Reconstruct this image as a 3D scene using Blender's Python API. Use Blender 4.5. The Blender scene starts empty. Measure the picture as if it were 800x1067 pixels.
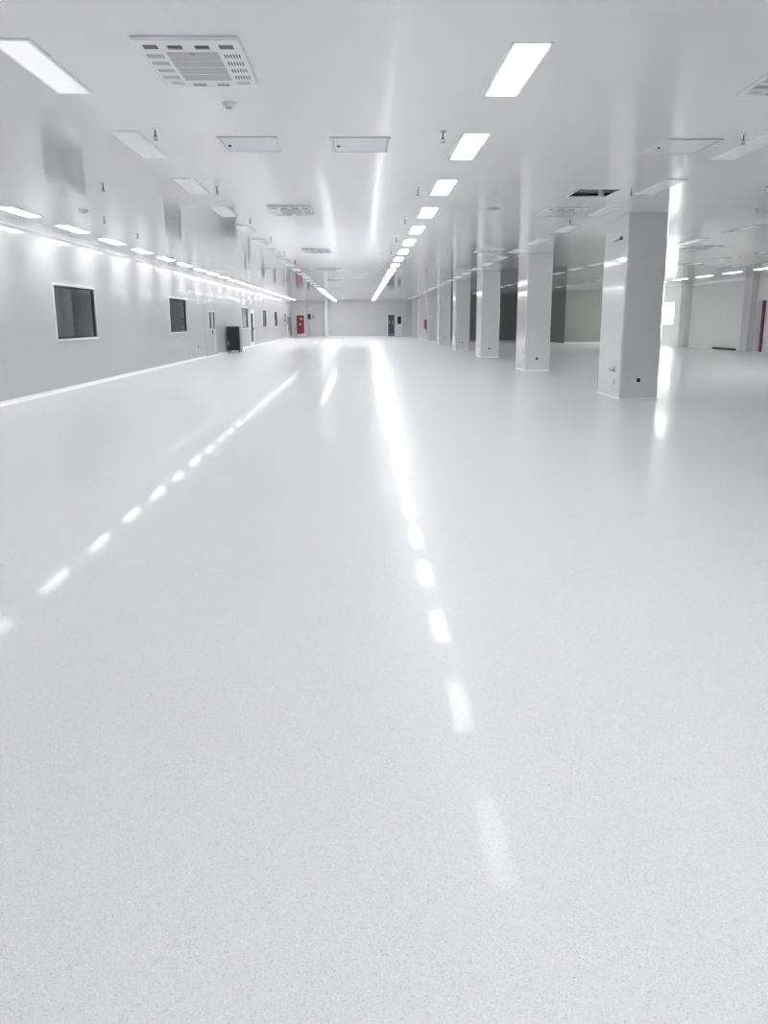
import bpy, bmesh, math, random
from mathutils import Vector, Matrix
random.seed(4)
S = bpy.context.scene
COL = S.collection
PI = math.pi

# ------------------------------------------------------------------ sizes of the hall
H = 3.406            # ceiling height
XL, XR = -6.663, 18.42
Y0, YB = -24.0, 84.9  # wall behind the camera, far end wall
CX, CW, CD, CP, CY = 4.945, 0.757, 1.5, 9.505, 16.09   # column row

# ------------------------------------------------------------------ materials
def new_mat(name):
    m = bpy.data.materials.new(name); m.use_nodes = True
    nt = m.node_tree
    b = nt.nodes['Principled BSDF']
    return m, nt, b
def N(nt, t, **kw):
    n = nt.nodes.new(t)
    for k, v in kw.items(): setattr(n, k, v)
    return n
def plain(name, col, rough=.5, metal=0., spec=.5, vary=.03, scale=6.):
    """painted surface with a faint procedural tone variation"""
    m, nt, b = new_mat(name)
    tc = N(nt, 'ShaderNodeTexCoord'); no = N(nt, 'ShaderNodeTexNoise')
    no.inputs['Scale'].default_value = scale; no.inputs['Detail'].default_value = 3
    nt.links.new(tc.outputs['Object'], no.inputs['Vector'])
    mx = N(nt, 'ShaderNodeMix', data_type='RGBA')
    c0 = [max(0, c*(1-vary)) for c in col] + [1]; c1 = [min(1, c*(1+vary)) for c in col] + [1]
    mx.inputs[6].default_value = c0; mx.inputs[7].default_value = c1
    nt.links.new(no.outputs['Fac'], mx.inputs[0]); nt.links.new(mx.outputs[2], b.inputs['Base Color'])
    b.inputs['Roughness'].default_value = rough; b.inputs['Metallic'].default_value = metal
    b.inputs['Specular IOR Level'].default_value = spec
    return m
def emissive(name, col, strength):
    m, nt, b = new_mat(name)
    b.inputs['Base Color'].default_value = (.8, .8, .8, 1)
    b.inputs['Emission Color'].default_value = (*col, 1)
    b.inputs['Emission Strength'].default_value = strength
    b.inputs['Roughness'].default_value = .4
    return m
def panel_paint(name, col, rough, axes, seam=(1.15, 2.9), bump=.02, bscale=.9, ior=1.5, seam_dark=.9, coat=0):
    """coated sandwich panel: gloss paint, faint joints, gentle waviness. axes picks the two object axes of the face"""
    m, nt, b = new_mat(name)
    tc = N(nt, 'ShaderNodeTexCoord'); sp = N(nt, 'ShaderNodeSeparateXYZ')
    nt.links.new(tc.outputs['Object'], sp.inputs[0])
    lines = []
    for ax, per in zip(axes, seam):
        if not per: continue
        d = N(nt, 'ShaderNodeMath', operation='DIVIDE'); d.inputs[1].default_value = per
        nt.links.new(sp.outputs[ax], d.inputs[0])
        f = N(nt, 'ShaderNodeMath', operation='FRACT'); nt.links.new(d.outputs[0], f.inputs[0])
        l = N(nt, 'ShaderNodeMath', operation='LESS_THAN'); l.inputs[1].default_value = .006/per
        nt.links.new(f.outputs[0], l.inputs[0]); lines.append(l)
    fac = lines[0].outputs[0]
    if len(lines) > 1:
        mxm = N(nt, 'ShaderNodeMath', operation='MAXIMUM')
        nt.links.new(lines[0].outputs[0], mxm.inputs[0]); nt.links.new(lines[1].outputs[0], mxm.inputs[1]); fac = mxm.outputs[0]
    mx = N(nt, 'ShaderNodeMix', data_type='RGBA')
    mx.inputs[6].default_value = (*col, 1); mx.inputs[7].default_value = (*[c*seam_dark for c in col], 1)
    nt.links.new(fac, mx.inputs[0]); nt.links.new(mx.outputs[2], b.inputs['Base Color'])
    no = N(nt, 'ShaderNodeTexNoise'); no.inputs['Scale'].default_value = bscale; no.inputs['Detail'].default_value = 1
    nt.links.new(tc.outputs['Object'], no.inputs['Vector'])
    bp = N(nt, 'ShaderNodeBump'); bp.inputs['Strength'].default_value = 1; bp.inputs['Distance'].default_value = bump
    nt.links.new(no.outputs['Fac'], bp.inputs['Height']); nt.links.new(bp.outputs[0], b.inputs['Normal'])
    b.inputs['Roughness'].default_value = rough; b.inputs['IOR'].default_value = ior
    if coat: b.inputs['Coat Weight'].default_value = .2; b.inputs['Coat Roughness'].default_value = coat; b.inputs['Coat IOR'].default_value = 1.45
    return m
def floor_mat():
    m, nt, b = new_mat('flecked_epoxy')
    tc = N(nt, 'ShaderNodeTexCoord')
    def flecks(scale, lo, hi, inv=False):
        v = N(nt, 'ShaderNodeTexVoronoi'); v.inputs['Scale'].default_value = scale
        nt.links.new(tc.outputs['Object'], v.inputs['Vector'])
        sx = N(nt, 'ShaderNodeSeparateColor'); nt.links.new(v.outputs['Color'], sx.inputs[0])
        r = N(nt, 'ShaderNodeMapRange'); r.inputs[1].default_value = lo; r.inputs[2].default_value = hi
        nt.links.new(sx.outputs[0], r.inputs[0]); return r.outputs[0]
    base = N(nt, 'ShaderNodeTexNoise'); base.inputs['Scale'].default_value = .25; base.inputs['Detail'].default_value = 3
    nt.links.new(tc.outputs['Object'], base.inputs['Vector'])
    a = N(nt, 'ShaderNodeMix', data_type='RGBA'); a.inputs[6].default_value = (.785, .785, .792, 1); a.inputs[7].default_value = (.805, .805, .812, 1)
    nt.links.new(base.outputs['Fac'], a.inputs[0])
    d = N(nt, 'ShaderNodeMix', data_type='RGBA'); d.inputs[7].default_value = (.63, .635, .655, 1)
    nt.links.new(a.outputs[2], d.inputs[6]); nt.links.new(flecks(300, .86, .95), d.inputs[0])
    e = N(nt, 'ShaderNodeMix', data_type='RGBA'); e.inputs[7].default_value = (.875, .875, .883, 1)
    nt.links.new(d.outputs[2], e.inputs[6]); nt.links.new(flecks(260, .80, .9), e.inputs[0])
    nt.links.new(e.outputs[2], b.inputs['Base Color'])
    no = N(nt, 'ShaderNodeTexNoise'); no.inputs['Scale'].default_value = 2.2; no.inputs['Detail'].default_value = 1
    nt.links.new(tc.outputs['Object'], no.inputs['Vector'])
    bp = N(nt, 'ShaderNodeBump'); bp.inputs['Distance'].default_value = .004
    nt.links.new(no.outputs['Fac'], bp.inputs['Height']); nt.links.new(bp.outputs[0], b.inputs['Normal'])
    b.inputs['Roughness'].default_value = .28; b.inputs['IOR'].default_value = 1.16
    b.inputs['Specular IOR Level'].default_value = .25; b.inputs['Coat Weight'].default_value = .13; b.inputs['Coat Roughness'].default_value = .05; b.inputs['Coat IOR'].default_value = 1.22
    return m
def glass_mat(name, tint, ior=1.5):
    m, nt, b = new_mat(name)
    nt.nodes.remove(b)
    out = nt.nodes['Material Output']
    tr = N(nt, 'ShaderNodeBsdfTransparent'); tr.inputs[0].default_value = (*tint, 1)
    gl = N(nt, 'ShaderNodeBsdfGlossy'); gl.inputs['Roughness'].default_value = .02
    fr = N(nt, 'ShaderNodeFresnel'); fr.inputs[0].default_value = ior
    mx = N(nt, 'ShaderNodeMixShader')
    ge = N(nt, 'ShaderNodeNewGeometry'); iv = N(nt, 'ShaderNodeMath', operation='SUBTRACT'); iv.inputs[0].default_value = 1
    nt.links.new(ge.outputs['Backfacing'], iv.inputs[1])
    mu = N(nt, 'ShaderNodeMath', operation='MULTIPLY'); nt.links.new(fr.outputs[0], mu.inputs[0]); nt.links.new(iv.outputs[0], mu.inputs[1])
    nt.links.new(mu.outputs[0], mx.inputs[0]); nt.links.new(tr.outputs[0], mx.inputs[1]); nt.links.new(gl.outputs[0], mx.inputs[2])
    nt.links.new(mx.outputs[0], out.inputs[0])
    return m

M = dict(
    floor=floor_mat(),
    ceil=panel_paint('ceiling_panel', (.785, .785, .793), .065, (0, 1), (1.18, 8.7), .004, .5, ior=1.45, seam_dark=.97),
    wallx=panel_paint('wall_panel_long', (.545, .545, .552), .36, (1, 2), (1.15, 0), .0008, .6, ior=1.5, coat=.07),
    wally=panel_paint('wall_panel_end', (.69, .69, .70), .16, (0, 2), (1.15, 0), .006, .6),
    wallr=panel_paint('wall_panel_bay', (.95, .95, .94), .2, (1, 2), (1.15, 0), .010, .6),
    wallp=panel_paint('wall_panel_shaded', (.26, .26, .256), .25, (0, 2), (1.15, 0), .010, .6),  # dark base colour carries the shade of the unlit bay walls
    colm=panel_paint('column_cladding', (.72, .72, .728), .08, (0, 1), (50., 0), .003, .8, ior=2.3),
    white=plain('white_enamel', (.82, .825, .84), .35),
    offwhite=plain('white_plastic', (.78, .785, .80), .4),
    alu=plain('brushed_aluminium', (.72, .73, .75), .35, .6),
    trim=plain('white_cove', (.95, .95, .955), .3),
    grey=plain('grey_plastic', (.38, .385, .40), .5),
    lgrey=plain('pale_grey_sheet', (.62, .625, .64), .4),
    dark=plain('dark_gasket', (.02, .021, .024), .5),
    black=plain('black_powder_coat', (.012, .013, .017), .38, vary=.1),
    slate=plain('slate_door', (.06, .075, .095), .3),
    red=plain('red_enamel', (.24, .012, .02), .3),
    maroon=plain('maroon_enamel', (.11, .006, .02), .35),
    yellow=plain('pale_yellow_plastic', (.75, .78, .45), .5),
    steel=plain('dull_steel', (.22, .22, .23), .4, .7),
    duct=plain('galvanised_duct', (.6, .6, .61), .5, .3),
    void_shade=plain('dark_void', (.006, .006, .007), .9),  # near-black colour stands in for the unlit space above the ceiling
    mid_grey=plain('mid_grey_paint', (.7, .7, .705), .6),  # plain mid grey paint
    corrfloor=plain('corridor_floor', (.8, .8, .82), .4), corr=plain('dim_corridor', (.45, .46, .47), .6),
    sheet=plain('milky_sheet', (.42, .44, .46), .4),
    lit=emissive('lit_diffuser', (.985, .985, 1.0), 10.5),
    wallfill=emissive('wall_fill_diffuser', (1.0, .985, .96), 3.6), dimlit=emissive('lit_diffuser_by_wall', (.985, .985, 1.0), 8.0), faint=emissive('faintly_lit_diffuser', (.985, .985, 1.0), .16),  # first one is an added glow that brightens the right bay wall
    unlit=plain('opal_diffuser', (.95, .95, .955), .3),
    glass=glass_mat('dark_tinted_glass', (.80, .83, .85)),
    clear=glass_mat('clear_glass', (.95, .97, .97)),
)
# perforated sheet: fine checker of holes
def perforated(name, a, b_, scale):
    m, nt, b = new_mat(name)
    tc = N(nt, 'ShaderNodeTexCoord'); ck = N(nt, 'ShaderNodeTexChecker')
    ck.inputs['Scale'].default_value = scale; ck.inputs['Color1'].default_value = (*a, 1); ck.inputs['Color2'].default_value = (*b_, 1)
    nt.links.new(tc.outputs['Object'], ck.inputs['Vector']); nt.links.new(ck.outputs[0], b.inputs['Base Color'])
    b.inputs['Roughness'].default_value = .45
    return m
M['grille'] = perforated('intake_mesh', (.66, .665, .68), (.30, .305, .32), 95)
M['perf'] = perforated('perforated_side', (.62, .63, .65), (.10, .10, .11), 28)

# ------------------------------------------------------------------ mesh helpers
class MB:
    def __init__(s): s.bm = bmesh.new()
    def box(s, x0, x1, y0, y1, z0, z1, bev=0., seg=2):
        b = bmesh.new()
        bmesh.ops.create_cube(b, size=1)
        bmesh.ops.scale(b, vec=(x1-x0, y1-y0, z1-z0), verts=b.verts)
        bmesh.ops.translate(b, vec=((x0+x1)/2, (y0+y1)/2, (z0+z1)/2), verts=b.verts)
        if bev: bmesh.ops.bevel(b, geom=b.edges[:], offset=bev, segments=seg, affect='EDGES', profile=.5)
        return s._take(b)
    def _take(s, b):
        me = bpy.data.meshes.new('t'); b.to_mesh(me); b.free(); s.bm.from_mesh(me); bpy.data.meshes.remove(me); return s
    def vbox(s, x0, x1, y0, y1, z0, z1, bev, seg=3):
        """box with only its upright edges rounded"""
        b = bmesh.new(); bmesh.ops.create_cube(b, size=1)
        bmesh.ops.scale(b, vec=(x1-x0, y1-y0, z1-z0), verts=b.verts)
        bmesh.ops.translate(b, vec=((x0+x1)/2, (y0+y1)/2, (z0+z1)/2), verts=b.verts)
        ed = [e for e in b.edges if abs(e.verts[0].co.z - e.verts[1].co.z) > .01]
        bmesh.ops.bevel(b, geom=ed, offset=bev, segments=seg, affect='EDGES', profile=.5)
        return s._take(b)
    def lathe(s, prof, c=(0, 0, 0), axis='Z', n=20):
        b = bmesh.new(); rings = []
        for r, z in prof:
            rings.append([b.verts.new((r*math.cos(2*PI*i/n), r*math.sin(2*PI*i/n), z)) for i in range(n)])
        for a, d in zip(rings, rings[1:]):
            for i in range(n): b.faces.new((a[i], a[(i+1) % n], d[(i+1) % n], d[i]))
        b.faces.new(list(reversed(rings[0]))); b.faces.new(rings[-1])
        if axis == 'X': bmesh.ops.rotate(b, cent=(0, 0, 0), matrix=Matrix.Rotation(PI/2, 3, 'Y'), verts=b.verts)
        if axis == 'Y': bmesh.ops.rotate(b, cent=(0, 0, 0), matrix=Matrix.Rotation(PI/2, 3, 'X'), verts=b.verts)
        bmesh.ops.translate(b, vec=c, verts=b.verts)
        bmesh.ops.recalc_face_normals(b, faces=b.faces)
        return s._take(b)
    def frustum(s, x0, x1, y0, y1, z0, z1, inset):
        """slab whose lower face (z0) is inset on all four sides"""
        b = s.bm
        lo = [b.verts.new(v) for v in ((x0+inset, y0+inset, z0), (x1-inset, y0+inset, z0), (x1-inset, y1-inset, z0), (x0+inset, y1-inset, z0))]
        up = [b.verts.new(v) for v in ((x0, y0, z1), (x1, y0, z1), (x1, y1, z1), (x0, y1, z1))]
        b.faces.new(lo[::-1]); b.faces.new(up)
        for i in range(4): b.faces.new((lo[i], lo[(i+1) % 4], up[(i+1) % 4], up[i]))
        return s
    def prism(s, prof, axis, a0, a1):
        """extrude a closed 2D profile. axis 'Y': profile is (x,z); axis 'X': profile is (y,z)"""
        b = bmesh.new()
        f = (lambda p, a: (p[0], a, p[1])) if axis == 'Y' else (lambda p, a: (a, p[0], p[1]))
        v0 = [b.verts.new(f(p, a0)) for p in prof]; v1 = [b.verts.new(f(p, a1)) for p in prof]
        n = len(prof)
        b.faces.new(v0); b.faces.new(v1[::-1])
        for i in range(n): b.faces.new((v0[i], v0[(i+1) % n], v1[(i+1) % n], v1[i]))
        bmesh.ops.recalc_face_normals(b, faces=b.faces)
        return s._take(b)
    def tube(s, pts, r, n=8):
        b = bmesh.new(); rings = []
        pts = [Vector(p) for p in pts]
        for i, p in enumerate(pts):
            t = (pts[min(i+1, len(pts)-1)] - pts[max(i-1, 0)]).normalized()
            u = t.orthogonal().normalized() if i == 0 else (u - t*u.dot(t)).normalized()
            w = t.cross(u)
            rings.append([b.verts.new(p + r*(u*math.cos(2*PI*k/n) + w*math.sin(2*PI*k/n))) for k in range(n)])
        for a, d in zip(rings, rings[1:]):
            for k in range(n): b.faces.new((a[k], a[(k+1) % n], d[(k+1) % n], d[k]))
        b.faces.new(rings[0][::-1]); b.faces.new(rings[-1])
        bmesh.ops.recalc_face_normals(b, faces=b.faces)
        return s._take(b)
    def build(s, name, mat, parent=None, loc=None, smooth=False):
        me = bpy.data.meshes.new(name); s.bm.to_mesh(me); s.bm.free()
        if smooth: me.shade_smooth()
        me.materials.append(M[mat] if isinstance(mat, str) else mat)
        o = bpy.data.objects.new(name, me); COL.objects.link(o)
        if parent: o.parent = parent
        if loc: o.location = loc
        return o
def tag(o, label, cat, group=None, kind=None):
    o['label'] = label
    if cat: o['category'] = cat
    if group: o['group'] = group
    if kind: o['kind'] = kind
    return o
def empty(name, loc, label, cat, group=None, rz=0):
    o = bpy.data.objects.new(name, None); COL.objects.link(o); o.empty_display_size = .1
    o.location = loc; o.rotation_euler.z = rz
    return tag(o, label, cat, group)
def copy_tree(o, parent=None):
    c = o.copy(); COL.objects.link(c)
    if parent: c.parent = parent
    for ch in [x for x in bpy.data.objects if x.parent == o]: copy_tree(ch, c)
    return c
KIDS = {}
def dup(root, loc, label, group=None):
    """copy of a thing with copies of its parts and their sub-parts"""
    c = root.copy(); COL.objects.link(c); c.location = loc; c['label'] = label
    if group: c['group'] = group
    if root.name not in KIDS: KIDS[root.name] = [(k, list(k.children)) for k in root.children]
    for k, subs in KIDS[root.name]:
        d = k.copy(); COL.objects.link(d); d.parent = c
        for g in subs:
            e = g.copy(); COL.objects.link(e); e.parent = d
    return c
def struct(name, mb, mat, label=None, parent=None):
    o = mb.build(name, mat, parent)
    if parent is None:
        o['kind'] = 'structure'
        if label: o['label'] = label
    return o
ORD = ('first second third fourth fifth sixth seventh eighth ninth tenth eleventh twelfth thirteenth fourteenth fifteenth sixteenth '
       'seventeenth eighteenth nineteenth twentieth twenty-first twenty-second twenty-third twenty-fourth twenty-fifth twenty-sixth twenty-seventh twenty-eighth twenty-ninth thirtieth').split()

# ------------------------------------------------------------------ room shell
struct('floor', MB().box(XL-.2, XR+.2, Y0-.2, YB+.3, -.12, 0), 'floor', 'glossy pale grey flecked epoxy floor of the empty hall')

def sheet_with_holes(u0, u1, v0, v1, holes):
    """rectangles covering [u0,u1]x[v0,v1] minus holes; holes share no u range"""
    out = []; u = u0
    for a, b, c, d in sorted(holes):
        if a > u: out.append((u, a, v0, v1))
        out.append((a, b, v0, c)); out.append((a, b, d, v1)); u = b
    out.append((u, u1, v0, v1))
    return [r for r in out if r[1]-r[0] > 1e-6 and r[3]-r[2] > 1e-6]

HOLE = (3.31, 3.92, 13.24, 13.99)      # missing ceiling panel
mb = MB()
for a, b, c, d in sheet_with_holes(XL-.2, XR+.2, Y0-.2, YB+.3, [HOLE]): mb.box(a, b, c, d, H, H+.015)
struct('ceiling', mb, 'ceil', 'glossy white panel ceiling of the empty hall')

WIN = [(19.03, 21.92, 1.14, 2.30), (30.34, 33.22, 1.14, 2.315), (48.5, 51.3, 1.14, 2.26), (58.9, 61.3, 1.15, 2.26), (66.95, 69.35, 1.13, 2.26), (75.85, 77.1, 1.4, 2.2)]
mb = MB()
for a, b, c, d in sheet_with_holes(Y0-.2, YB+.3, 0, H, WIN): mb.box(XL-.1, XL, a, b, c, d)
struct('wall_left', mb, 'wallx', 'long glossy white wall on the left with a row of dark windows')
RW = [(20.0, 23.0, .9, 2.6), (50.2, 52.4, 1.25, 2.45)]  # nearer window is added out of view to let in daylight
mb = MB()
for a, b, c, d in sheet_with_holes(Y0-.2, 56.3, 0, H, RW): mb.box(XR, XR+.15, a, b, c, d)
struct('wall_right', mb, 'wallr', 'white side wall of the right bay with bright windows')
struct('wall_behind', MB().box(XL-.1, XR+.15, Y0-.1, Y0, 0, H), 'mid_grey', 'grey wall behind the viewpoint')
struct('wall_back', MB().box(XL-.1, 5.9, YB, YB+.1, 0, H), 'wally', 'pale grey wall closing the far end of the hall')
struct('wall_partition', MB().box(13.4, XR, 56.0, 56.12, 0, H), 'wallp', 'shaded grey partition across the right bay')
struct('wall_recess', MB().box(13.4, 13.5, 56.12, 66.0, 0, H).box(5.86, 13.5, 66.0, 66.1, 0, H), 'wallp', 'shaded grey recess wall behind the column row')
struct('wall_inner', MB().box(5.76, 5.86, 66.0, YB, 0, H), 'wallx', 'pale wall behind the farthest columns')
struct('wall_alcove', MB().box(XL, -5.28, 83.6, YB, 0, H), 'wally', 'short white wall carrying the red cabinet at far left')
struct('trim_pilaster', MB().vbox(-3.5, -3.16, 84.3, YB, 0, H, .03), 'white', 'narrow white pilaster on the far end wall')
# corridor behind the windows of the left wall
struct('floor_corridor', MB().box(-9.1, XL-.1, 15.1, 79.9, -.05, 0), 'corrfloor', 'pale corridor floor behind the left wall windows')
struct('wall_corridor', MB().box(-9.2, -9.1, 15, 80, -.05, 2.9).box(-9.1, XL-.1, 15, 15.1, -.05, 2.9).box(-9.1, XL-.1, 79.9, 80, -.05, 2.9)
       .box(-9.1, XL-.1, 15.1, 79.9, 2.8, 2.9), 'corr', 'dim corridor behind the left wall windows')
# coves
def cove(x, z, sx, sz, r=.075, n=6):
    """concave quarter-round profile in the corner at (x,z)"""
    p = [(x, z)]
    for i in range(n+1):
        a = PI/2*i/n
        p.append((x + sx*r*(1-math.sin(a)), z + sz*r*(1-math.cos(a))))
    return p
struct('baseboard_left', MB().prism(cove(XL, 0, 1, 1), 'Y', Y0, 83.6), 'trim', 'bright white cove skirting along the left wall')
struct('trim_1', MB().prism(cove(XL, H, 1, -1, .09), 'Y', Y0, 83.6), 'trim', 'white cove where the left wall meets the ceiling')
struct('baseboard_right', MB().prism(cove(XR, 0, -1, 1), 'Y', Y0, 56.0), 'trim', 'white cove skirting along the right bay wall')
struct('trim_2', MB().prism(cove(XR, H, -1, -1, .09), 'Y', Y0, 56.0), 'trim', 'white cove where the right bay wall meets the ceiling')
struct('baseboard_back', MB().prism(cove(YB, 0, -1, 1), 'X', -5.28, 5.76), 'trim', 'white cove skirting along the far end wall')
struct('baseboard_partition', MB().prism(cove(56.0, 0, -1, 1), 'X', 13.4, XR), 'trim', 'white cove skirting along the grey partition')
# pilasters of the right wall
for i, y in enumerate((39.62, 47.6)):
    o = struct('trim_%d' % (i+3), MB().vbox(XR-.34, XR, y, y+.75, 0, H, .03), 'colm')
    o['label'] = ('nearer', 'farther')[i] + ' white pilaster standing out from the right bay wall'

# void above the missing ceiling panel
a, b, c, d = HOLE
mb = MB(); mb.box(a-.5, b+.5, c-.5, d+.5, H+.66, H+.7)
for q in ((a-.54, a-.5, c-.5, d+.5), (b+.5, b+.54, c-.5, d+.5), (a-.5, b+.5, c-.54, c-.5), (a-.5, b+.5, d+.5, d+.54)): mb.box(*q, H+.015, H+.7)
struct('ceiling_cavity', mb, 'void_shade', 'black cavity seen through the missing ceiling panel')
mb = MB()
for q in ((a-.02, a, c-.02, d+.02), (b, b+.02, c-.02, d+.02), (a, b, c-.02, c), (a, b, d, d+.02)): mb.box(*q, H-.004, H+.015)
struct('trim_5', mb, 'white', 'thin white edge around the missing ceiling panel')
tag(MB().tube([(a-.4, d+.22, H+.12), (a+.3, d+.1, H+.10), (b+.45, d-.1, H+.12)], .05, 14).build('duct', 'duct', smooth=True),
    'dull metal duct inside the black opening of the ceiling', 'duct')
tag(MB().lathe([(.03, 0), (.045, .01), (.045, .12), (.03, .13)], (b-.10, d-.06, H+.0)).build('valve_cap', 'white', smooth=True),
    'small white fitting in the black ceiling opening', 'fitting')

# ------------------------------------------------------------------ windows of the left wall
def wall_window(n, y0, y1, z0, z1, label):
    f = .045; x = XL
    mb = MB()
    for q in ((y0-f, y1+f, z1, z1+f), (y0-f, y1+f, z0-f, z0), (y0-f, y0, z0, z1), (y1, y1+f, z0, z1)):
        mb.box(x-.1, x+.022, q[0], q[1], q[2], q[3], .004, 1)
    o = struct('window_%d' % n, mb, 'white', label)
    g = .04
    mb = MB()
    for q in ((y0, y1, z1-g, z1), (y0, y1, z0, z0+g), (y0, y0+g*1.6, z0+g, z1-g), (y1-g*1.6, y1, z0+g, z1-g)):
        mb.box(x-.075, x-.012, q[0], q[1], q[2], q[3])
    mb.build('gasket', 'dark', o)
    MB().box(x-.05, x-.04, y0+g*1.6, y1-g*1.6, z0+g, z1-g).build('pane', 'glass', o)
    return o
wl = ['nearest dark square window in the left white wall', 'second dark window along the left white wall', 'grey window just past the black cabinet on the left wall',
      'fourth window along the left white wall past the tall dark slit door', 'fifth window along the left white wall', 'small sixth window near the far end of the left wall']
for i, w in enumerate(WIN): wall_window(i+1, *w, wl[i])
# milky film hanging behind the nearest window
b = bmesh.new(); nu, nv = 26, 14; gr = []
for j in range(nv+1):
    row = []
    for i in range(nu+1):
        u, v = i/nu, j/nv
        drop = 1.25 - .35*max(0, u-.55)**1.0*2
        row.append(b.verts.new((-7.35 + .06*math.sin(u*17)+.05*v*math.sin(u*6), 19.2 + 1.5*u + .12*v*u, 2.5 - drop*v)))
    gr.append(row)
for j in range(nv):
    for i in range(nu): b.faces.new((gr[j][i], gr[j][i+1], gr[j+1][i+1], gr[j+1][i]))
mb = MB(); mb._take(b); o = mb.build('plastic_sheet', 'sheet', smooth=True)
sm = o.modifiers.new('thick', 'SOLIDIFY'); sm.thickness = .004
tag(o, 'milky plastic sheet hanging behind the nearest dark window', 'sheet')

# right wall windows: frame, mullions, clear pane
for i, (y0, y1, z0, z1) in enumerate(RW):
    f = .05; mb = MB()
    for q in ((y0-f, y1+f, z1, z1+f), (y0-f, y1+f, z0-f, z0), (y0-f, y0, z0, z1), (y1, y1+f, z0, z1)):
        mb.box(XR-.02, XR+.15, *q, .004, 1)
    o = struct('window_%d' % (i+7), mb, 'white', ['added daylight window of the right bay out of view',
        'bright white window in the far right wall beside the nearest column'][i])
    mb = MB(); k = 1 if i == 1 else 3
    for j in range(1, k): yy = y0+(y1-y0)*j/k; mb.box(XR+.05, XR+.09, yy-.02, yy+.02, z0, z1)
    mb.box(XR+.06, XR+.08, y0, y1, z0+(z1-z0)*.66-.012, z0+(z1-z0)*.66+.012)
    mb.build('mullion', 'white', o)
    MB().box(XR+.065, XR+.072, y0, y1, z0, z1).build('pane', 'clear', o)

# ------------------------------------------------------------------ doors
# door with two small panes before the cabinet
x = XL
o = struct('door_1', MB().box(x-.02, x+.012, 37.25, 39.95, 0.02, 2.12, .004, 1), 'wallx', 'white double door with two narrow dark panes left of the black cabinet')
mb = MB()
for q in ((37.17, 37.25, 0, 2.2), (39.95, 40.03, 0, 2.2), (37.17, 40.03, 2.12, 2.2)): mb.box(x-.02, x+.016, *q, .004, 1)
mb.build('door_frame', 'wallx', o)
for y0, y1, z0 in ((38.06, 38.66, 1.2), (38.98, 39.5, 1.16)):
    mb = MB()
    for q in ((y0-.06, y1+.06, 1.92, 1.97), (y0-.06, y1+.06, z0-.05, z0), (y0-.06, y0, z0, 1.92), (y1, y1+.06, z0, 1.92)): mb.box(x, x+.028, *q)
    f = mb.build('vision_frame', 'white', o)
    MB().box(x+.012, x+.018, y0, y1, z0, 1.92).build('pane', 'black', f)
MB().box(x+.012, x+.02, 38.95, 39.8, .1, 1.08).build('kick_plate', 'lgrey', o)
MB().box(x+.012, x+.05, 38.80, 38.86, .95, 1.15, .01).build('door_handle', 'steel', o)
# slit door after the third window
o = struct('door_2', MB().box(x-.02, x+.012, 52.0, 54.0, .02, 2.1, .004, 1), 'white', 'white door with a tall dark slit pane past the third window')
mb = MB()
for q in ((51.9, 52.0, 0, 2.2), (54.0, 54.1, 0, 2.2), (51.9, 54.1, 2.1, 2.2)): mb.box(x-.02, x+.03, *q, .004, 1)
mb.build('door_frame', 'white', o)
MB().box(x+.012, x+.02, 52.5, 53.55, .28, 1.98).build('pane', 'black', o)
MB().box(x+.012, x+.05, 53.7, 53.76, .95, 1.15, .01).build('door_handle', 'steel', o)
# glazed screen close to the far end
o = struct('door_3', MB().box(x-.02, x+.012, 78.2, 83.4, .02, 2.02, .004, 1), 'white', 'row of grey glazed leaves at the far end of the left wall')
for k, (y0, y1, z0) in enumerate(((78.4, 79.3, 1.2), (79.6, 80.5, .6), (80.8, 81.7, .3), (82.0, 83.2, .15))):
    MB().box(x+.012, x+.02, y0, y1, z0, 1.96).build('pane', 'steel', o)
# far end wall: slate double door, white door with window
y = YB
o = struct('door_4', MB().box(2.74, 3.38, y-.05, y, .02, 2.08), 'slate', 'dark slate door in the far end wall')
mb = MB()
for q in ((2.64, 2.74, 0, 2.18), (3.38, 3.48, 0, 2.18), (2.74, 3.38, 2.08, 2.18)): mb.box(q[0], q[1], y-.07, y, q[2], q[3])
mb.build('door_frame', 'white', o)
MB().box(3.055, 3.065, y-.055, y-.045, .05, 2.05).build('meeting_seam', 'dark', o)
for xx in (2.88, 3.2): MB().box(xx-.02, xx+.02, y-.1, y-.05, 1.2, 1.5, .008).build('door_handle', 'alu', o)
MB().box(2.76, 3.36, y-.056, y-.05, .02, .3).build('kick_plate', 'steel', o)
o = struct('door_5', MB().box(3.52, 4.14, y-.05, y, .02, 2.05), 'white', 'white door with a dark upper pane beside the slate door')
mb = MB()
for q in ((3.6, 4.1, 1.93, 1.99), (3.6, 4.1, 1.14, 1.2), (3.6, 3.66, 1.2, 1.93), (4.04, 4.1, 1.2, 1.93)): mb.box(q[0], q[1], y-.07, y-.05, q[2], q[3])
f = mb.build('vision_frame', 'white', o); MB().box(3.66, 4.04, y-.06, y-.05, 1.2, 1.93).build('pane', 'black', f)
MB().box(3.56, 3.6, y-.1, y-.05, .95, 1.15, .008).build('door_handle', 'alu', o)
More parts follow.
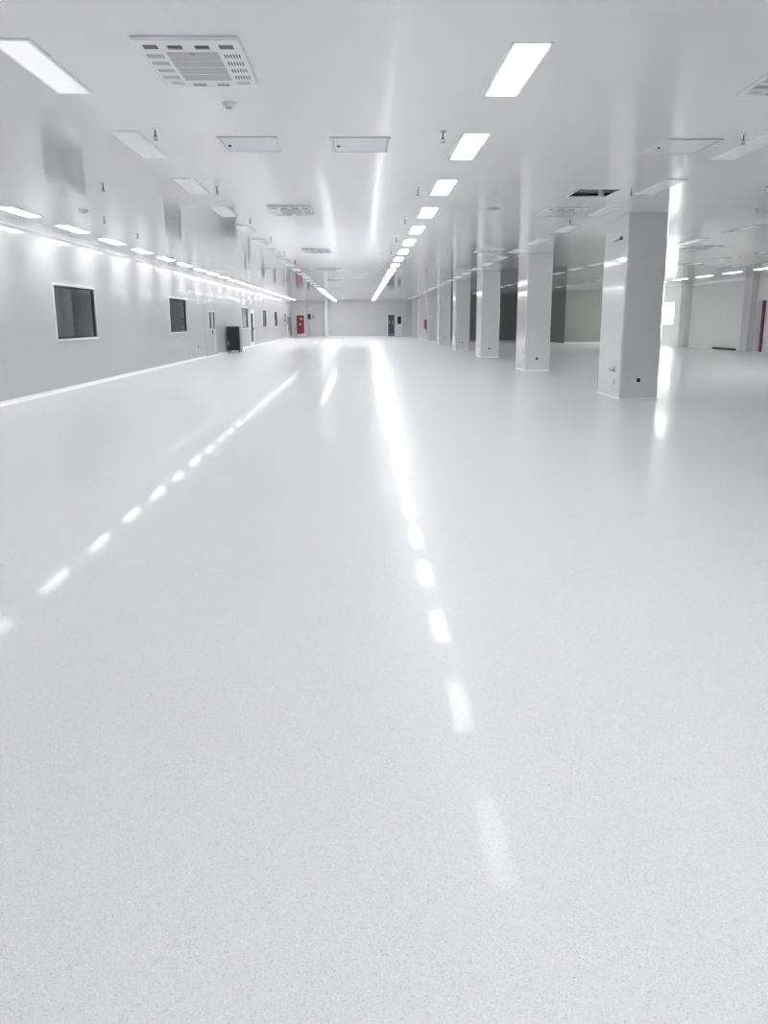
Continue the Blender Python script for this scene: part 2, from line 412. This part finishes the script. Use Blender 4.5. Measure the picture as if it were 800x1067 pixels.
# doorway with a maroon leaf in the right wall
o = struct('door_6', MB().box(XR-.03, XR, 36.7, 39.45, .02, 2.35), 'offwhite', 'pale doorway with a narrow maroon leaf edge in the right bay wall')
mb = MB()
for q in ((36.6, 36.7, 0, 2.45), (39.45, 39.55, 0, 2.45), (36.7, 39.45, 2.35, 2.45)): mb.box(XR-.06, XR, *q)
mb.build('door_frame', 'white', o)
MB().box(XR-.04, XR-.03, 38.95, 39.45, .03, 2.33).build('side_light', 'lgrey', o)
MB().box(XR-.09, XR-.04, 38.68, 38.92, .03, 2.33, .01).build('door_leaf', 'maroon', o)
MB().box(XR-.13, XR-.09, 38.74, 38.79, .95, 1.15, .01).build('door_handle', 'steel', o)

# ------------------------------------------------------------------ columns
cl = ['nearest square white column with a black socket hole near its foot'] + \
     ['%s square white column from the camera in the right hand row' % ORD[i] for i in range(1, 8)]
for i in range(8):
    y = CY + CP*i
    o = empty('column', (CX, y, 0), cl[i], 'column', 'square columns in a row on the right'); o['kind'] = 'thing'
    MB().vbox(0, CW, 0, CD, 0, H, .035).build('shaft', 'colm', o)
    MB().box(-.006, CW+.006, -.006, CD+.006, 0, .035, .004, 1).build('foot_strip', 'trim', o)
    if i < 6:
        mb = MB().lathe([(.055, 0), (.055, .012), (.05, .016)], (.36, 0, .37), 'Y', 18)
        s = mb.build('socket_plate', 'offwhite', o)
        MB().lathe([(.042, .010), (.042, .021)], (.36, 0, .37), 'Y', 18).build('socket_hole', 'black', s)
    if i < 4:
        s = MB().box(-.014, 0, .30, .40, .50, .62, .004, 1).build('outlet', 'grey', o)
        MB().box(-.014, 0, .30, .40, .27, .38, .004, 1).build('outlet', 'lgrey', o)
    if i == 0:
        MB().tube([(-.014, .35, .56), (-.05, .36, .53), (-.03, .52, .53), (-.016, .70, .55)], .008).build('cable_stub', 'dark', o)
        MB().tube([(-.012, .40, 2.99), (-.014, .7, 2.985), (-.012, 1.0 - .2, 2.98)], .007).build('cable', 'grey', o)
        MB().box(-.025, 0, .33, .40, 2.97, 3.03, .006, 1).build('cable_clip', 'dark', o)

# ------------------------------------------------------------------ ceiling lights
def make_light(name, dif):
    r = empty(name, (0, 0, 0), 'x', 'ceiling light')
    w, l, t = .305, 1.42, .012
    hs = MB().frustum(-w/2, w/2, 0, l, H-t, H, .008).build('housing', 'white', r)
    MB().box(-w/2+.03, w/2-.03, .03, l-.03, H-t-.003, H-t+.001).build('diffuser', dif, r)
    return r
LIT = {k: make_light('ceiling_light', k) for k in ('lit', 'dimlit', 'unlit', 'faint', 'wallfill')}
rows = [
    # x, first y, pitch, count, lit test, label, group, first index
    (1.236, 6.44, 2.937, 27, lambda y: 'lit', '%s lit panel light from the camera in the bright row left of the columns', 'lit lights in the row beside the columns'),
    (-5.98, 6.5, 2.85, 27, lambda y: 'dimlit', '%s lit panel light from the camera along the left wall', 'lit lights in the row by the left wall'),
    (-2.40, 6.4, 2.89, 27, lambda y: 'lit' if y > 52 else 'faint' if y < 7 else 'unlit', '%s panel light from the camera in the mostly unlit row left of the cassettes', 'lights in the row left of the cassettes'),
    (4.43, 6.5, 2.9, 26, lambda y: 'unlit', '%s unlit panel light from the camera in the row touching the columns', 'unlit lights in the row at the columns'),
    (8.30, 18.1, 2.9, 16, lambda y: 'unlit', '%s unlit panel light from the camera in the row right of the columns', 'unlit lights in the right bay'),
    (11.75, 24.1, 2.9, 14, lambda y: 'unlit', '%s unlit panel light in the middle row of the right bay', 'unlit lights in the right bay'),
    (15.6, 26.7, 2.9, 10, lambda y: 'wallfill' if y < 45 else 'unlit', '%s panel light in the row nearest the right bay wall', 'lights in the row by the right bay wall'),  # nearer lights given a glow to brighten the right bay wall
]
first = LIT; used = {}
for x, y0, dp, n, fn, lab, grp in rows:
    for i in range(n):
        y = y0 + dp*i
        if y > (82 if x > -3 else 80.5): continue
        k = fn(y)
        if k in used: dup(first[k], (x, y, 0), lab % ORD[i], grp)
        else:
            first[k].location = (x, y, 0); first[k]['label'] = lab % ORD[i]; first[k]['group'] = grp; used[k] = True
# the same two lit rows carry on overhead, unseen, added to light the hall
for x, y0, dp, k, side in ((1.236, 6.44, 2.937, 'lit', 'beside the columns'), (-5.98, 6.5, 2.85, 'dimlit', 'along the left wall')):
    for i in range(1, 11):
        dup(LIT[k], (x, y0-dp*i, 0), 'unseen lit panel light overhead or behind the viewpoint ' + side, 'lit lights behind the viewpoint ' + side)

# ------------------------------------------------------------------ cassette air conditioners
def make_cassette():
    r = empty('ceiling_cassette', (0, 0, 0), 'x', 'air conditioner')
    w, l = .74, 1.18
    MB().frustum(-w/2, w/2, 0, l, H-.026, H-.004, .008).box(-w/2+.02, w/2-.02, .02, l-.02, H-.006, H).build('panel', 'white', r)
    z = H-.026
    g = MB().box(-.185, .185, .27, .98, z-.004, z+.004, .003, 1).build('intake_grille', 'grille', r)
    for yy in (.44, .62, .80): MB().box(-.185, .185, yy-.006, yy+.006, z-.007, z-.003).build('grille_rail', 'white', g)
    MB().box(-.02, .02, .29, .31, z-.008, z-.004).build('grille_latch', 'grey', g)
    def slits(cx, cy, n, along_x, ln=.07, pitch=.021):
        mb = MB()
        for i in range(n):
            t = (i-(n-1)/2)*pitch
            if along_x: mb.box(cx+t-.0045, cx+t+.0045, cy-ln/2, cy+ln/2, z-.0015, z+.002)
            else: mb.box(cx-ln/2, cx+ln/2, cy+t-.0045, cy+t+.0045, z-.0015, z+.002)
        return mb
    for sx in (-1, 1):
        for yy in (.36, .54, .72, .90):
            slits(sx*.278, yy, 6, True, .085).build('air_slots', 'dark' if sx > 0 else 'steel', r)
    for sx in (-1, 1):
        for yy in (.15, 1.07):
            slits(sx*.265, yy, 5, False, .10, .018).build('corner_slots', 'dark' if yy < .5 else 'lgrey', r)
    for sx in (-1, 1):
        for yy in (.12, 1.06):
            MB().box(sx*.095-.05, sx*.095+.05, yy, yy+.05, z-.002, z+.002).build('air_outlet', 'dark' if yy < .5 else 'lgrey', r)
            MB().box(sx*.095-.05, sx*.095+.05, yy+.058, yy+.068, z-.006, z).build('louvre_blade', 'grey', r)
    return r
cas = make_cassette()
CS = [(-1.185, 6.35, 'nearest ceiling cassette with a grey grille above left of centre'),
      (-1.185, 15.0, 'second ceiling cassette beyond the pair of access hatches'),
      (-1.185, 23.7, 'third ceiling cassette straight behind the second one'),
      (-1.185, 32.3, 'fourth ceiling cassette in the line left of centre'),
      (-1.185, 40.9, 'fifth ceiling cassette in the line left of centre'),
      (-1.185, 49.5, 'sixth ceiling cassette in the line left of centre'),
      (-1.185, 73.5, 'farthest ceiling cassette near the end wall'),
      (3.64, 6.60, 'ceiling cassette cut by the right edge of the photo'),
      (3.62, 15.22, 'ceiling cassette just beyond the black ceiling opening'),
      (3.62, 23.8, 'second ceiling cassette beyond the black opening beside the columns'),
      (13.9, 31.5, 'ceiling cassette in the right bay nearest the right wall'),
      (9.3, 23.0, 'ceiling cassette in the right bay seen just right of the nearest column')]
for i, (x, y, l) in enumerate(CS):
    if i == 0: cas.location = (x, y, 0); cas['label'] = l; cas['group'] = 'ceiling cassettes'
    else: dup(cas, (x, y, 0), l, 'ceiling cassettes')

# ------------------------------------------------------------------ access hatches
def make_hatch():
    r = empty('access_hatch', (0, 0, 0), 'x', 'hatch')
    w, l = .65, .80
    mb = MB()
    for q in ((-w/2, w/2, 0, .028), (-w/2, w/2, l-.028, l), (-w/2, -w/2+.028, .028, l-.028), (w/2-.028, w/2, .028, l-.028)): mb.box(*q, H-.012, H, .003, 1)
    mb.build('hatch_frame', 'alu', r)
    lid = MB().box(-w/2+.036, w/2-.036, .036, l-.036, H-.008, H, .002, 1).build('hatch_lid', 'offwhite', r)
    MB().lathe([(.014, 0), (.017, .006), (.017, .016)], (-w/2+.085, .42, H-.022), n=14).build('latch', 'dark', lid)
    return r
hat = make_hatch()
for i, (x, y, l) in enumerate([(-1.18, 9.56, 'ceiling access hatch on the left of the close pair'), (.02, 9.58, 'ceiling access hatch on the right of the close pair'),
                               (3.635, 9.66, 'ceiling access hatch in front of the nearest column top'), (-.03, 38.4, 'small distant access hatch in the ceiling above the hall centre')]):
    if i == 0: hat.location = (x, y, 0); hat['label'] = l; hat['group'] = 'ceiling access hatches'
    else: dup(hat, (x, y, 0), l, 'ceiling access hatches')

# ------------------------------------------------------------------ sprinklers, detectors
def make_sprinkler():
    r = empty('ceiling_sprinkler', (0, 0, 0), 'x', 'sprinkler')
    MB().lathe([(.03, 0), (.028, -.008), (.012, -.012)], (0, 0, H), n=16).build('escutcheon', 'white', r, smooth=True)
    MB().lathe([(.008, 0), (.008, -.05), (.014, -.052), (.014, -.065), (.007, -.068)], (0, 0, H-.008), n=12).build('stem', 'steel', r)
    mb = MB().tube([(.012, 0, H-.07), (.02, 0, H-.085), (.006, 0, H-.105)], .003, 6).tube([(-.012, 0, H-.07), (-.02, 0, H-.085), (-.006, 0, H-.105)], .003, 6)
    mb.tube([(0, 0, H-.07), (0, 0, H-.104)], .003, 6)
    mb.build('yoke', 'steel', r)
    MB().lathe([(.008, 0), (.026, -.002), (.026, -.005), (.006, -.006)], (0, 0, H-.104), n=14).build('deflector', 'steel', r)
    return r
spr = make_sprinkler(); first_s = True
SP = []
for i in range(9): SP.append((-2.055, 9.2+3.75*i, '%s pendant sprinkler from the camera in the line beside the unlit lights' % ORD[i]))
for i in range(9): SP.append((.875, 9.31+3.76*i, '%s pendant sprinkler from the camera in the line beside the bright row' % ORD[i]))
for i in range(3): SP.append((4.06, 9.39+3.75*i, '%s pendant sprinkler from the camera in the line in front of the columns' % ORD[i]))
SP += [(-3.6, 12.64, 'pendant sprinkler alone between the left wall lights and the unlit row'), (6.95, 15.3, 'pendant sprinkler in the right bay right of the nearest column'),
       (-4.75, 16.6, 'pendant sprinkler just beyond the detector near the left wall'), (-4.9, 19.6, 'pendant sprinkler near the third lit light of the left wall')]
for x, y, l in SP:
    if first_s: spr.location = (x, y, 0); spr['label'] = l; spr['group'] = 'pendant sprinklers'; first_s = False
    else: dup(spr, (x, y, 0), l, 'pendant sprinklers')

def detector(x, y, label, r=.055):
    o = empty('smoke_detector', (x, y, H), label, 'smoke detector')
    MB().lathe([(r, 0), (r, -.012), (r*.9, -.016)], n=24).build('base_plate', 'offwhite', o, smooth=False)
    MB().lathe([(r*.82, -.014), (r*.8, -.030), (r*.55, -.044)], n=24).build('chamber', 'white', o)
    MB().lathe([(r*.5, -.044), (r*.46, -.052), (r*.2, -.054)], n=24).build('cap', 'grey', o)
    return o
detector(-1.15, 8.15, 'white smoke detector behind the nearest cassette', .062)
detector(-4.8, 15.56, 'larger white detector near the left wall lights', .085)
o = empty('ceiling_junction_box', (2.33, 15.38, H), 'small white box fixed to the ceiling left of the second column', 'box')
MB().box(-.11, .11, -.07, .07, -.05, 0, .008).build('body', 'offwhite', o); MB().box(-.07, .07, -.04, .04, -.056, -.05, .003, 1).build('cover', 'lgrey', o)
o = empty('ceiling_dome_camera', (6.03, 13.04, H), 'white dome camera on the ceiling at the right edge', 'camera')
MB().lathe([(.06, 0), (.06, -.02), (.05, -.028)], n=24).build('base_plate', 'white', o)
MB().lathe([(.045, -.028), (.045, -.045), (.036, -.065), (.018, -.078)], n=24).build('dome', 'white', o, smooth=True)

# ------------------------------------------------------------------ black cabinet by the left wall
o = empty('equipment_cabinet', (-6.27, 42.45, 0), 'black equipment cabinet standing by the left wall', 'cabinet')
w, dpt = .62, .85
MB().box(-w/2, w/2, 0, dpt, .09, 1.27, .012).build('body', 'black', o)
d_ = MB().box(-w/2+.03, w/2-.03, -.018, 0, .13, 1.24, .008).build('door', 'black', o)
MB().box(-w/2+.055, -w/2+.085, -.04, -.018, .38, .58, .008).build('door_handle', 'alu', d_)
MB().box(w/2, w/2+.012, .03, dpt-.03, .12, 1.24, .004, 1).build('side_panel', 'perf', o)
for sx in (-1, 1):
    for yy in (.03, dpt-.09): MB().box(sx*(w/2-.05)-.03, sx*(w/2-.05)+.03, yy, yy+.06, 0, .095, .006, 1).build('foot', 'black', o)
MB().box(-w/2+.06, w/2-.06, .02, .05, .03, .05).build('bottom_rail', 'steel', o)

# red hydrant cabinet on the alcove wall
y = 83.6
o = empty('hydrant_cabinet', (-5.78, y-.01, .3), 'red fire hose cabinet on the short white wall at far left', 'fire cabinet')
MB().box(-.34, .34, -.2, 0, 0, 1.75, .012).build('body', 'red', o)
d_ = MB().box(-.31, .31, -.225, -.2, .04, 1.71, .008).build('door', 'red', o)
MB().box(-.34, .34, -.19, 0, -.3, 0).build('plinth', 'white', o)
MB().box(-.05, .2, -.23, -.225, 1.38, 1.5).build('label_plate', 'offwhite', d_)
MB().box(-.08, .06, -.23, -.225, .82, 1.02).build('lock_plate', 'lgrey', d_)
tag(MB().box(-5.98+.32, -5.98+.62, y-.75, y-.30, 0, .34, .02).build('carton', 'white'), 'small white carton on the floor under the red cabinet', 'box')
# boxes and pipe next to it on the end wall
y = YB
def wallbox(name, x0, x1, z0, z1, label, cat, mat, face, dp=.12):
    o = empty(name, ((x0+x1)/2, y, z0), label, cat)
    w = (x1-x0)/2; h = z1-z0
    MB().box(-w, w, -dp, 0, 0, h, .01).build('body', mat, o); MB().box(-w*.8, w*.8, -dp-.012, -dp, h*.08, h*.92, .004, 1).build('door', face, o)
wallbox('switch_box', -5.16, -4.86, 1.65, 2.22, 'dark switch box on the end wall right of the red cabinet', 'electrical box', 'grey', 'black')
wallbox('control_box', -4.72, -4.48, 1.75, 2.15, 'smaller grey control box second from the red cabinet', 'electrical box', 'lgrey', 'grey')
wallbox('exit_sign', -5.2, -4.84, 2.58, 2.74, 'small pale yellow sign high above the switch box', 'sign', 'offwhite', 'yellow', .04)
o = tag(MB().tube([(-4.95, y-.05, .02), (-4.95, y-.05, 1.66)], .03).build('conduit', 'lgrey', smooth=True), 'thin grey conduit below the dark switch box', 'pipe')
# red box on the inner side of the column row
o = empty('mounted_alarm_box', (CX-.008, 64.0, .87), 'small red alarm box on the aisle side of a far column', 'alarm box')
MB().box(-.13, 0, 0, .85, 0, .72, .01).build('body', 'red', o); MB().box(-.14, -.13, .06, .79, .06, .66, .004, 1).build('door', 'maroon', o)
# low dark trunking at the foot of the right wall
o = empty('floor_trunking', (XR-.13, 41.3, 0), 'low dark trunking lying along the foot of the right bay wall', 'trunking')
MB().box(-.05, .05, 0, 2.6, 0, .10, .012).build('body', 'dark', o); MB().box(-.053, .053, 1.28, 1.32, 0, .103).build('joint', 'steel', o)
# wall sockets of the left wall
for i, (yy, z, l) in enumerate([(35.3, .49, 'small dark wall socket before the white double door'), (57.0, .45, 'small wall socket past the tall slit door'), (72.3, .5, 'small wall socket past the fifth window')]):
    o = empty('wall_socket', (XL, yy, z), l, 'socket', 'wall sockets of the left wall')
    MB().box(0, .012, -.07, .07, -.06, .06, .004, 1).build('plate', 'grey', o); MB().box(.012, .016, -.045, .045, -.035, .035).build('insert', 'dark', o)
for i, (yy, z, l) in enumerate([(39.6, 2.3, 'small emergency lamp above the white double door'), (53.0, 2.62, 'small emergency lamp above the tall slit door')]):
    o = empty('emergency_lamp', (XL, yy, z), l, 'lamp', 'emergency lamps of the left wall')
    MB().box(0, .05, -.13, .13, 0, .1, .006, 1).build('body', 'offwhite', o); MB().box(.05, .055, -.10, .10, .02, .08).build('lens', 'lgrey', o)

# ------------------------------------------------------------------ daylight and camera
w = bpy.data.worlds.new('sky'); S.world = w; w.use_nodes = True
bg = w.node_tree.nodes['Background']; bg.inputs[0].default_value = (1.0, .985, .95, 1); bg.inputs[1].default_value = 12.0
for y0, y1, z0, z1 in WIN:  # unseen fill lights added to brighten the corridor behind the panes
    l = bpy.data.lights.new('corridor_fill', 'AREA'); l.shape = 'RECTANGLE'; l.size = .2; l.size_y = 1.6; l.energy = 36; l.spread = math.radians(110)
    o = bpy.data.objects.new('corridor_fill', l); COL.objects.link(o); o.location = (XL-1.4, (y0+y1)/2, 2.78)

f, pitch, yaw, roll = 874.35, .223935, .0264766, -.0048851
cp, sp, cy, sy = math.cos(pitch), math.sin(pitch), math.cos(yaw), math.sin(yaw)
fwd = Vector((sy*cp, cy*cp, -sp)); right = Vector((cy, -sy, 0)); up = right.cross(fwd)
r2 = right*math.cos(roll) + up*math.sin(roll); u2 = up*math.cos(roll) - right*math.sin(roll)
cam = bpy.data.cameras.new('camera'); co = bpy.data.objects.new('camera', cam); COL.objects.link(co)
co.matrix_world = Matrix(((r2.x, u2.x, -fwd.x, 0), (r2.y, u2.y, -fwd.y, 0), (r2.z, u2.z, -fwd.z, 1.5), (0, 0, 0, 1)))
cam.sensor_fit = 'VERTICAL'; cam.sensor_height = 34.6; cam.lens = f/1067*34.6
cam.clip_start = .05; cam.clip_end = 300
S.camera = co

S.view_settings.view_transform = 'Standard'; S.view_settings.look = 'None'
S.view_settings.gamma = 1; S.view_settings.use_curve_mapping = False
S.view_settings.exposure = 1.45
c = S.cycles
c.max_bounces = 20; c.diffuse_bounces = 12; c.glossy_bounces = 8; c.transparent_max_bounces = 12
c.sample_clamp_indirect = 8; c.blur_glossy = .3; c.use_denoising = True
